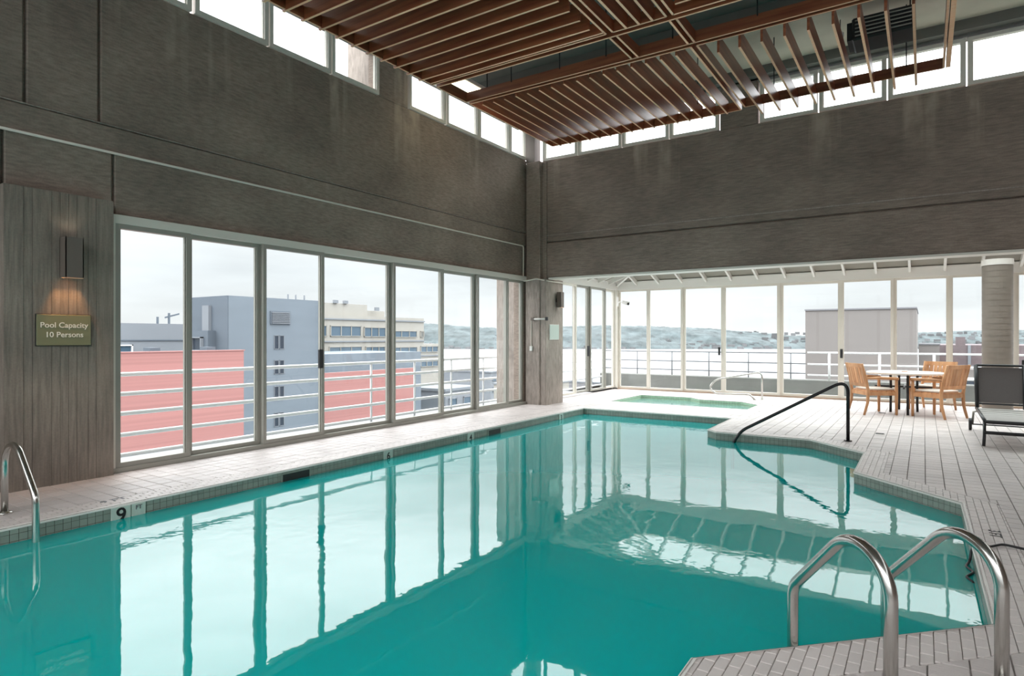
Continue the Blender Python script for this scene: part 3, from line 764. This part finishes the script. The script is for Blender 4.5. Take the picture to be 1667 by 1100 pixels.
t = empty('notice_plate', (-6.465, 11.38, 1.50)); tag(t, 'small pale framed notice plate on the concrete corner column', 'sign')
MB().box(0, -.19, -.15, .014, .19, .15).build('notice_face', M['glass_plate'], t); MB().box(0, -.20, -.16, .008, .20, .16).build('notice_border', M['white'], t)
t = empty('pull_bar', (-6.74, 11.03, 1.77)); tag(t, 'short horizontal bar fixture on the concrete corner column above the notice', 'wall fixture')
MB().tube([(0,-.03,0),(.33,-.03,0)], .018, 10).build('bar', M['plastic'], t, smooth=True)
MB().box(-.05,-.05,-.03,.02,0,.03).build('end_box', M['sconce'], t, bevel=.004); MB().box(.29,-.05,-.035,.34,0,.035).build('end_box', M['black'], t, bevel=.004)
t = empty('wall_switch', (-6.80, 11.03, 1.16)); tag(t, 'white switch box with a thin riser pipe on the corner column', 'switch')
MB().box(-.035,-.03,-.05,.035,0,.05).build('switch_box', M['plastic'], t, bevel=.006); MB().tube([(0,-.012,.05),(0,-.012,.58)], .009, 8).build('riser_pipe', M['pipe'], t)
t = empty('security_camera', (-6.885, 15.585, 2.32)); tag(t, 'white security camera on a bracket in the corner of the glass walls', 'camera')
MB().box(-.02,-.02,-.10,.02,.02,.16).build('mount', M['white'], t); MB().tube([(0,0,0),(.12,-.08,.02),(.26,-.18,-.02)], .014, 8).build('arm', M['white'], t)
MB().obox((.33,-.22,-.02), (.09,-.05,-.025), (.022,.04,0), (.01,0,.04)).build('camera_body', M['plastic'], t, bevel=.006)
MB().tube([(.40,-.26,-.05),(.43,-.28,-.06)], .03, 12).build('lens', M['black'], t)

# ------------------------------------------------------------------ ladders and hand rails
def ladder(name, lab, origin, dirn, width, reach, top, wtop, deep):
    """dirn = unit vector pointing to the water; rails sit either side of origin"""
    d = Vector((*dirn, 0)); s = Vector((-d.y, d.x, 0))
    t = empty(name, (*origin, 0)); tag(t, lab, 'ladder')
    for sgn in (-1, 1):
        o_ = s*(sgn*width/2)
        ra = reach*.30; zc = top-ra; q = .7071
        A = o_-d*(reach-ra)  # arc centre (plan)
        up = [o_+Vector((0,0,-deep)), o_+Vector((0,0,zc+ra*2*q-(reach-ra))), A+d*(ra*q)+Vector((0,0,zc+ra*q))]
        P = arc_path(up, .05, 6)
        for k in range(1, 15):
            th = R(45+135*k/14.0); P.append(A+d*(math.cos(th)*ra)+Vector((0,0,zc+math.sin(th)*ra)))
        P.append(o_-d*reach)
        MB().tube(P, .0245, 20).build('rail', M['chrome'], t, smooth=True)
        b = o_-d*reach; MB().tube([(b.x,b.y,0),(b.x,b.y,.012),(b.x,b.y,.02)], .05, 20, taper=[.055,.05,.03]).build('escutcheon', M['chrome'], t, smooth=True)
    for i in range(3):
        z = -.28-.26*i
        if -z > deep: break
        MB().obox((0,0,z), tuple(s*(width/2)), tuple(d*.045), (0,0,.015)).build('tread', M['black_plastic'], t, bevel=.006)
    return t
r2 = math.sqrt(.5)
ladder('pool_ladder', 'large brushed steel pool ladder with two arched rails over the near deck corner', (-.325, 3.275), (-r2, r2), .50, .565, .585, .20, 1.1)
ladder('pool_ladder', 'steel pool ladder partly cut off beside the concrete pier on the far edge', (-5.49, 1.66), (1, 0), .50, .60, .56, .30, 1.0)

t = empty('handrail', (-.85, 9.47, 0)); tag(t, 'black pool handrail sloping from the deck down into the water', 'handrail')
P = arc_path([(0,0,0),(0,0,.90),(-1.20,-.18,.07),(-1.42,-.22,-.16),(-1.44,-.22,-.5)], [.20,.12,.1], 12)
P = arc_path([(0,0,0),(0,0,.835),(-1.33,-.20,.06),(-1.45,-.22,-.13),(-1.45,-.22,-.5)], [.20,.09,.1], 12)
MB().tube(P, .022, 16).build('rail', M['dark_chrome'], t, smooth=True)
MB().tube([(0,0,0),(0,0,.014)], .05, 20).build('escutcheon', M['dark_chrome'], t)
t = empty('spa_handrail', (-3.02, 14.72, 0)); tag(t, 'bent steel handrail standing at the edge of the hot tub', 'handrail')
P = arc_path([(0,0,0),(0,0,.62),(-.98,-.16,.42),(-1.12,-.20,.24),(-.98,-.22,.10),(-.22,-.20,.12),(-.11,-.20,.0)], [.14,.10,.10,.10,.06], 8)
MB().tube(P, .02, 12).build('rail', M['chrome'], t, smooth=True)
MB().tube([(0,0,0),(0,0,.01)], .04, 16).build('escutcheon', M['chrome'], t); MB().tube([(-.11,-.20,0),(-.11,-.20,.01)], .04, 16).build('escutcheon', M['chrome'], t)

P = arc_path([(1.3,5.6,.012),(.85,5.45,.012),(.62,5.22,.014),(.44,5.30,.012),(.36,5.18,.012),(.29,5.20,.012),(.268,5.20,-.02),(.258,5.18,-.10),(.23,5.08,-.112),(.27,4.98,-.112),(.22,4.86,-.112),(.26,4.78,-.116),(.24,4.74,-.2)], .03, 4)
o = MB().tube(P, .008, 8).build('electric_cord', M['black'], smooth=True); tag(o, 'black cord trailing across the deck into the pool beside the ladder', 'cord')

# ------------------------------------------------------------------ teak chairs and table
def make_chair():
    t = empty('teak_armchair'); W2, D = .28, .25
    def leg(pts, tp): MB().tube(pts, .02, 8, taper=tp).build('leg', M['teak'], t, smooth=True)
    for s in (-1, 1):
        leg([(D, s*W2, 0), (D, s*W2, .40), (D, s*W2, .635)], [.022, .028, .024])
        leg([(-D-.07, s*W2, 0), (-D-.01, s*W2, .22), (-D, s*W2, .42), (-D-.04, s*W2, .66), (-D-.11, s*W2, .92)], [.02, .026, .028, .024, .020])
        MB().tube([(-D-.02, s*W2, .655), (-.05, s*(W2+.01), .665), (D+.03, s*(W2+.01), .65)], .02, 8, taper=[.018, .028, .026]).build('armrest', M['teak'], t, smooth=True)
        MB().box(-D, s*W2-.012, .35, D, s*W2+.012, .42).build('side_rail', M['teak'], t)
    MB().box(D-.012, -W2, .35, D+.012, W2, .42).build('front_rail', M['teak'], t); MB().box(-D-.012, -W2, .35, -D+.012, W2, .42).build('back_rail', M['teak'], t)
    for i in range(6):
        x = -D+.04+i*.084; MB().box(x-.034, -W2+.01, .42, x+.034, W2-.01, .438).build('seat_slat', M['teak'], t)
    def bk(z): return -D-.01 - max(0, z-.44)*.21
    for z0, z1 in ((.50,.56),(.85,.92)):
        MB().obox(((bk(z0)+bk(z1))/2, 0, (z0+z1)/2), (.011,0,0), (0,W2-.005,0), ((bk(z1)-bk(z0))/2, 0, (z1-z0)/2)).build('back_rail', M['teak'], t)
    for i in range(7):
        y = -W2+.055+i*(2*W2-.11)/6; MB().obox(((bk(.55)+bk(.87))/2, y, .71), (.007,0,0), (0,.031,0), ((bk(.87)-bk(.55))/2, 0, .16)).build('back_slat', M['teak'], t)
    c = MB().box(-.21, -.24, .438, .24, .24, .475).build('seat_cushion', M['cushion'], t, bevel=.012)
    return t
def place(o, x, y, fx, fy, lab): o.location = (x, y, 0); o.rotation_euler = (0, 0, math.atan2(fy, fx)); tag(o, lab, 'chair', 'teak armchairs round the table')
c1 = make_chair(); place(c1, -.77, 13.22, .80, .50, 'teak armchair with its back turned, on the pool side of the round table')
c2 = copy_tree(c1); place(c2, .20, 13.22, -.78, .55, 'teak armchair seen from behind between the round table and the lounger')
c3 = copy_tree(c1); place(c3, .12, 14.45, -.40, -.85, 'teak armchair behind the round table, facing the room')
t = empty('dining_table', (-.30, 13.72, 0)); tag(t, 'round white topped table on black metal legs between teak chairs', 'table')
MB().tube([(0,0,.715),(0,0,.72),(0,0,.745),(0,0,.75)], .62, 48, taper=[.60,.62,.62,.61]).build('tabletop', M['tabletop'], t, smooth=False)
MB().tube([(0,0,.752),(0,0,.762)], .05, 20).build('parasol_hole_cap', M['teak'], t)
for x, y in ((.06,-.50),(-.10,.46),(-.22,-.10),(.20,.16)):
    MB().tube([(x, y, 0), (x*.97, y*.97, .45), (x, y, .715)], .022, 10).build('leg', M['black'], t, smooth=True)
MB().box(-.48,-.014,.46,.48,.014,.49).build('cross_bar', M['black'], t); MB().box(-.014,-.48,.46,.014,.48,.49).build('cross_bar', M['black'], t)

# lounger
t = empty('sun_lounger', (.95, 10.85, 0)); tag(t, 'black framed sling sun lounger with its back raised at the right of the deck', 'sun lounger')
for s in (-1, 1):
    MB().tube([(s*.29,-.82,.31),(s*.29,.85,.33)], .02, 10).build('side_rail', M['black'], t, smooth=True)
    MB().tube([(s*.28,.83,.34),(s*.285,.90,.62),(s*.29,1.00,.97)], .027, 10).build('back_frame', M['black'], t, smooth=True)
    MB().tube([(s*.29,-.66,.31),(s*.30,-.80,.13),(s*.31,-.84,0)], .018, 10).build('leg', M['black'], t, smooth=True)
    MB().tube([(s*.29,.50,.32),(s*.33,.75,.28),(s*.34,.80,.10)], .015, 8).build('rear_leg', M['alum'], t, smooth=True)
    w = MB().tube([(s*.35,.80,.09),(s*.385,.80,.09)], .09, 24).build('wheel', M['black_plastic'], t)
MB().tube([(-.35,.80,.09),(.35,.80,.09)], .010, 8).build('axle', M['black'], t)
MB().tube([(-.29,1.0,.97),(.29,1.0,.97)], .018, 10).build('top_bar', M['black'], t); MB().tube([(-.29,.86,.40),(.29,.86,.40)], .014, 10).build('back_bar', M['black'], t)
MB().tube([(-.30,-.79,.17),(.30,-.79,.17)], .022, 10).build('cross_bar', M['black'], t); MB().tube([(-.29,-.82,.31),(.29,-.82,.31)], .024, 10).build('end_bar', M['black'], t)
q = MB(); 
for i in range(8):
    y0, y1 = -.80+i*.2, -.80+(i+1)*.2; f = lambda y: .325-.02*math.cos((y)/1.6*math.pi)
    q.box(-.27, y0, f(y0), .27, y1, f(y1)+.012)
q.build('seat_sling', M['sling_seat'], t)
MB().obox((0, .935, .68), (.27,0,0), (0,.005,0), (0,.068,.26)).build('back_sling', M['sling'], t)

# ------------------------------------------------------------------ outside: balcony, railings, parapet
b = struct(MB().box(-8.6, -4, -.45, -7.28, 18.0, -.15).build('balcony_left', M['balcony']), 'narrow outside balcony beyond the sliding doors')
b = struct(MB().box(-8.6, 15.80, -.45, 8, 18.0, -.15).build('balcony_far', M['balcony']))
def railing(name, lab, axis, plane, a0, a1, zs, posts, r, m_, z_base, pr=.02):
    t = empty(name, (0,0,0)); tag(t, lab, 'railing')
    for z in zs:
        p, q = ((plane, a0, z), (plane, a1, z)) if axis == 'x' else ((a0, plane, z), (a1, plane, z))
        MB().tube([p, q], r, 10).build('rail', m_, t, smooth=True)
    for a in posts:
        p, q = ((plane, a, z_base), (plane, a, zs[0])) if axis == 'x' else ((a, plane, z_base), (a, plane, zs[0]))
        MB().tube([p, q], pr, 10).build('post', m_, t, smooth=True)
railing('balcony_railing', 'white tubular balcony railing outside the left sliding doors', 'x', -8.2, -3, 17.4, (.94,.70,.46,.20,-.05), [-1.2, 6.79, 7.87, 9.0, 10.12, 11.25, 12.3, 13.4, 14.5, 15.6, 16.7], .028, M['rail_white'], -.15)
railing('balcony_railing', 'thin grey railing on the low parapet in front of the water', 'y', 17.6, -8.2, -2.55, (.98,.71,.46), [-8.2+1.06*i for i in range(6)], .018, M['rail_grey'], .30, .017)
railing('balcony_railing', 'thick white railing on the parapet beyond the teak furniture', 'y', 17.6, -2.50, 6.0, (1.0,.70,.42), [-2.0+1.10*i for i in range(8)], .024, M['rail_white'], .25, .03)
struct(MB().box(-8.3, 17.45, -.45, 8, 17.75, .31).build('parapet_wall', M['parapet'], bevel=.02), 'low weathered concrete parapet beyond the far glass wall')

# ------------------------------------------------------------------ city, water, hills
struct(MB().quad((-4500,-1500,-38),(4500,-1500,-38),(4500,6000,-38),(-4500,6000,-38)).build('sea', mat('bay_water', (.33,.345,.36), .35, noise=(.002, .05), spec=.8)), 'pale bay water beyond the buildings')
struct(MB().box(-420,-300,-42,160,330,-37.5).build('city_ground', M['city']))
def bwin(par, axis, plane, a0, a1, z0, z1, m_='win_dark', fm='rail_white', split_=1, sgn=1, d=.25, w=None):
    """window of a far building: projecting frame, recessed pane"""
    f = MB(); w = w or .12*min(1, (z1-z0)/1.5)
    def bx(mb, u0, u1, v0, v1, dd):
        if axis == 'x': mb.box(plane, u0, v0, plane+sgn*dd, u1, v1)
        else: mb.box(u0, plane, v0, u1, plane+sgn*dd, v1)
    bx(f, a0, a0+w, z0, z1, d); bx(f, a1-w, a1, z0, z1, d); bx(f, a0, a1, z0, z0+w, d); bx(f, a0, a1, z1-w, z1, d)
    for i in range(1, split_):
        u = a0+(a1-a0)*i/split_; bx(f, u-w*.5, u+w*.5, z0, z1, d)
    o = f.build('window', M[fm], par); p = MB(); bx(p, a0+w*.5, a1-w*.5, z0+w*.5, z1-w*.5, d*.35); p.build('pane', M[m_], o)
def building(lab, boxes, cat='building'):
    t = empty('building', (0,0,0)); tag(t, lab, cat)
    for b_, m_ in boxes: MB().box(*b_).build('wall', M[m_], t)
    return t
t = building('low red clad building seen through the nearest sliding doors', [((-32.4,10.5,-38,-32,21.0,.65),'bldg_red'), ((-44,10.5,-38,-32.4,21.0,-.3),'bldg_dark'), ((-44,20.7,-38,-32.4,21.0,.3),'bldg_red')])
MB().box(-32.45,10.4,.63,-31.95,21.05,.68).build('roof_edge', M['bldg_red'], t)
for y in (16.3, 19.3): MB().box(-33.5, y, .65, -32.8, y+.5, .85).build('roof_vent', M['bldg_dark'], t)
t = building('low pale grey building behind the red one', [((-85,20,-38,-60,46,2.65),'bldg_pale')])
MB().box(-60.0, 20, 1.05, -59.9, 46, 1.15).build('band_course', M['bldg_dark'], t)
for a, b_ in ((33.6,36.0),): pass
bwin(t, 'x', -60, 26.4, 28.2, -.6, .7, 'win_blue')
for y, h in ((31.5,.7),(32.6,1.1),(36.5,1.5)): MB().tube([(-62, y, 2.65), (-62, y, 2.65+h)], .12, 6).build('roof_aerial', M['bldg_dark'], t)
MB().obox((-62, 32.9, 3.5), (.05,0,0), (0,.7,.2), (0,0,.08)).build('roof_aerial', M['bldg_dark'], t)
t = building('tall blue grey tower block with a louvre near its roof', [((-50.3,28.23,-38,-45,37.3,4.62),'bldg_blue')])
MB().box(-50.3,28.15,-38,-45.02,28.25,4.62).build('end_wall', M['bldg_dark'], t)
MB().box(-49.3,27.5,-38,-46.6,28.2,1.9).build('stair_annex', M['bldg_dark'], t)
MB().box(-48.1,27.9,1.9,-47.2,28.15,3.9).build('service_door', M['bldg_pale'], t)
bwin(t, 'y', 27.5, -48.6, -47.2, .3, 1.4, 'win_dark', 'bldg_pale', 1, -1)
for y in (34.4, 35.2, 36.1): MB().tube([(-46, y, 4.6), (-46, y, 5.1)], .07, 6).build('roof_pipe', M['bldg_pale'], t)
f = MB().box(-45, 31.9, 2.45, -44.9, 33.85, 3.55).build('louvre_frame', M['bldg_dark'], t)
for i in range(8): MB().box(-44.9, 32.0, 2.52+i*.125, -44.8, 33.75, 2.58+i*.125).build('louvre_blade', M['bldg_pale'], f)
for z in (.38, -1.69, -3.86, -6.05, -8.2, -10.4):
    for a in (32.28, 32.80): bwin(t, 'x', -45, a, a+.44, z, z+1.15, 'win_dark', 'bldg_pale', d=.06, w=.035)
MB().box(-45, 37.0, -38, -44.8, 37.3, 4.4).build('downpipe', M['bldg_dark'], t)
t = building('lower red clad building beyond the tower block', [((-60.4,47,-38,-60,66,-2.95),'bldg_red'), ((-74.5,47,-38,-60.4,66,-4.3),'bldg_dark')])
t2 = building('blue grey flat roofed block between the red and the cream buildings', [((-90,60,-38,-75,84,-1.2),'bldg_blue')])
t = building('cream office building with stepped roof and long ribbon windows',
             [((-125,70,-38,-95,107.4,5.6),'bldg_beige'), ((-125,72,5.6,-96,91,8.0),'bldg_beige'), ((-125,91,5.6,-97,97,6.9),'bldg_beige'), ((-125,107.4,-38,-95,113.5,-.2),'bldg_beige')])
for a, b_, z0, z1 in ((80.5,88.3,1.5,3.6),(89.1,95.2,1.4,3.4),(97.5,104.9,1.3,2.75),(106.1,107.3,1.3,2.7),(72,79.6,1.5,3.6)): bwin(t, 'x', -95, a, b_, z0, z1, 'win_blue', 'bldg_beige', 3)
for a, b_, z0, z1 in ((80.2,88.5,-1.6,-.5),(89.5,95,-1.8,-.6),(97,105,-2.1,-.8),(106.2,112.2,-2.1,-.7),(97,105,-5.4,-4.1),(106.2,112.2,-5.4,-4.1)): bwin(t, 'x', -95, a, b_, z0, z1, 'win_blue', 'bldg_beige', 3)
for z in (4.75, .4, -3.0): MB().box(-95, 70, z, -94.7, 107.4 if z > 0 else 113.5, z+.25).build('band_course', M['bldg_pale'], t)
for a in (82, 84.5, 93): MB().box(-96, a, 8.0 if a < 90 else 6.9, -95.5, a+1, 8.6 if a < 90 else 7.6).build('roof_vent', M['bldg_pale'], t)
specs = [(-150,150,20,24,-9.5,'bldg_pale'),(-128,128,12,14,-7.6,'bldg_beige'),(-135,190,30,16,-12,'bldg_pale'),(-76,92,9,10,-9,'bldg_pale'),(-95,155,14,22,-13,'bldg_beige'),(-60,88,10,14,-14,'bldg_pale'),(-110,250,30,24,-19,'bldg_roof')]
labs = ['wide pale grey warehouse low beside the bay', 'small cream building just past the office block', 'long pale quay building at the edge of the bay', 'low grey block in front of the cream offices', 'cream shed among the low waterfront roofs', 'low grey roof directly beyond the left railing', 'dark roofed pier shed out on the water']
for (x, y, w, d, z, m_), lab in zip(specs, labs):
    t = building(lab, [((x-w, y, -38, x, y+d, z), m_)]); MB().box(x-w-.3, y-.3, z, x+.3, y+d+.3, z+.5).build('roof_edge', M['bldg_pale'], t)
    for i in range(int(d/4.5)): bwin(t, 'x', x, y+1+i*4.5, y+3.4+i*4.5, z-3.2, z-1.4, 'win_blue', 'bldg_pale')
    for i in range(int(d/4.5)): bwin(t, 'x', x, y+1+i*4.5, y+3.4+i*4.5, z-7.2, z-5.4, 'win_dark', 'bldg_pale')

t = building('plain windowless warm grey building across from the teak furniture', [((-8.7,60,-38,-.5,75,3.7),'bldg_taupe')])
MB().box(-8.75,59.9,3.7,-.45,75,3.82).build('roof_edge', M['bldg_roof'], t)
t = building('low taupe building with a dark roof edge right of the windowless block', [((-.45,76,-38,7,79.5,-1.8),'bldg_taupe'), ((-.45,75,-1.9,1.3,79.5,.6),'bldg_taupe')])
MB().box(-.45,74.9,.6,1.35,79.5,.75).build('roof_edge', M['bldg_roof'], t)
bwin(t, 'y', 76, .6, 1.9, -4.8, -2.4, 'win_blue', 'rail_white', 2, -1); bwin(t, 'y', 76, 2.6, 4.3, -4.4, -2.6, 'win_dark', 'rail_white', 1, -1); bwin(t, 'y', 76, 5.0, 6.4, -4.6, -2.6, 'win_dark', 'rail_white', 2, -1)
t = building('mauve brick building with a chimney behind the low taupe one', [((1.35,80,-38,14,95,.55),'bldg_brick'), ((2.8,80.2,.5,3.6,81.5,1.4),'bldg_brick')])
MB().box(1.3,79.8,-1.75,14.1,80,-1.5).build('string_course', M['bldg_roof'], t)
for a in (3.8, 6.5): MB().box(a, 79.85, -1.5, a+.25, 80, .55).build('downpipe', M['bldg_pale'], t)

# hills across the bay: layered ridges of tree masses with scattered pale houses
def fbm(x, s=0):
    return sum(math.sin(x*f+s*1.7+k)*a for k, (f, a) in enumerate(((.004,1),(.011,.5),(.031,.28),(.083,.16),(.21,.10),(.47,.06))))
hm = mat('hazed_wooded_hill', (.070, .088, .092), .95, noise=(.020, .45, (1, 1, 2)))  # distance haze put into the blue-green hill colour
def hill(name, y0, x0, x1, base, hgt, seed, depth=500):
    nx, ny = 260, 14; mb = MB()
    for j in range(ny+1):
        for i in range(nx+1):
            x = x0+(x1-x0)*i/nx; v = j/ny; y = y0+.2337*(x+1000)*1.0+depth*v + 14*math.sin(x*.02+j)
            prof_ = math.sin(min(1, v*1.15)*math.pi/2)
            z = base + (hgt+7*fbm(x, seed)+ (12 if 0 else 0))*prof_ + random.uniform(-1.8, 2.6)*(v > .02)
            mb.v.append((x, y, z))
    for j in range(ny):
        for i in range(nx):
            a = j*(nx+1)+i; mb.f.append((a, a+1, a+nx+2, a+nx+1)); mb.mi.append(0)
    o = mb.build(name, hm); struct(o); return o
def hill2(name, base, hgt, seed, depth):
    """ridge following the far shore, which runs from (-1750,1270) to (900,3030)"""
    A, B = Vector((-2600, 710)), Vector((1500, 3420)); L_ = (B-A).length; d = (B-A)/L_; nn = Vector((-d.y, d.x))
    nx, ny = 520, 16; mb = MB()
    for j in range(ny+1):
        for i in range(nx+1):
            s = L_*i/nx; v = j/ny; p = A+d*s+nn*(depth*v+18*math.sin(s*.013+j*.7))
            sw = 1+.28*math.sin((s-700)/520)+.15*math.sin(s/190+seed)
            z = base+(hgt*sw+3.5*fbm(s, seed))*math.sin(min(1, v*1.1)*math.pi/2)+random.uniform(-1.6, 2.2)*(v > .02)
            mb.v.append((p.x, p.y, z))
    for j in range(ny):
        for i in range(nx):
            a = j*(nx+1)+i; mb.f.append((a, a+1, a+nx+2, a+nx+1)); mb.mi.append(0)
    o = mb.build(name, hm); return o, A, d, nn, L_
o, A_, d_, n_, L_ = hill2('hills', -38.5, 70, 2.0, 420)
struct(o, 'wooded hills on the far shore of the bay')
hb = MB()
for i in range(900):
    s = random.uniform(200, L_-200); v = random.random()**1.6*.75; p = A_+d_*s+n_*(420*v)
    z = -38.5+62*math.sin(min(1, v*1.1)*math.pi/2)*.95; w = random.uniform(4, 11); h = random.uniform(3, 7)
    if v < .06: z = -38.4; h = random.uniform(4, 9)
    hb.box(p.x-w, p.y-w*.6, z-4, p.x+w, p.y+w*.6, z+h)
o2 = hb.build('hillside_houses', mat('pale_house_walls', (.14, .14, .145), .8, island=.3), o); o2['kind'] = 'stuff'; o2['label'] = 'scattered pale houses on the hillside'
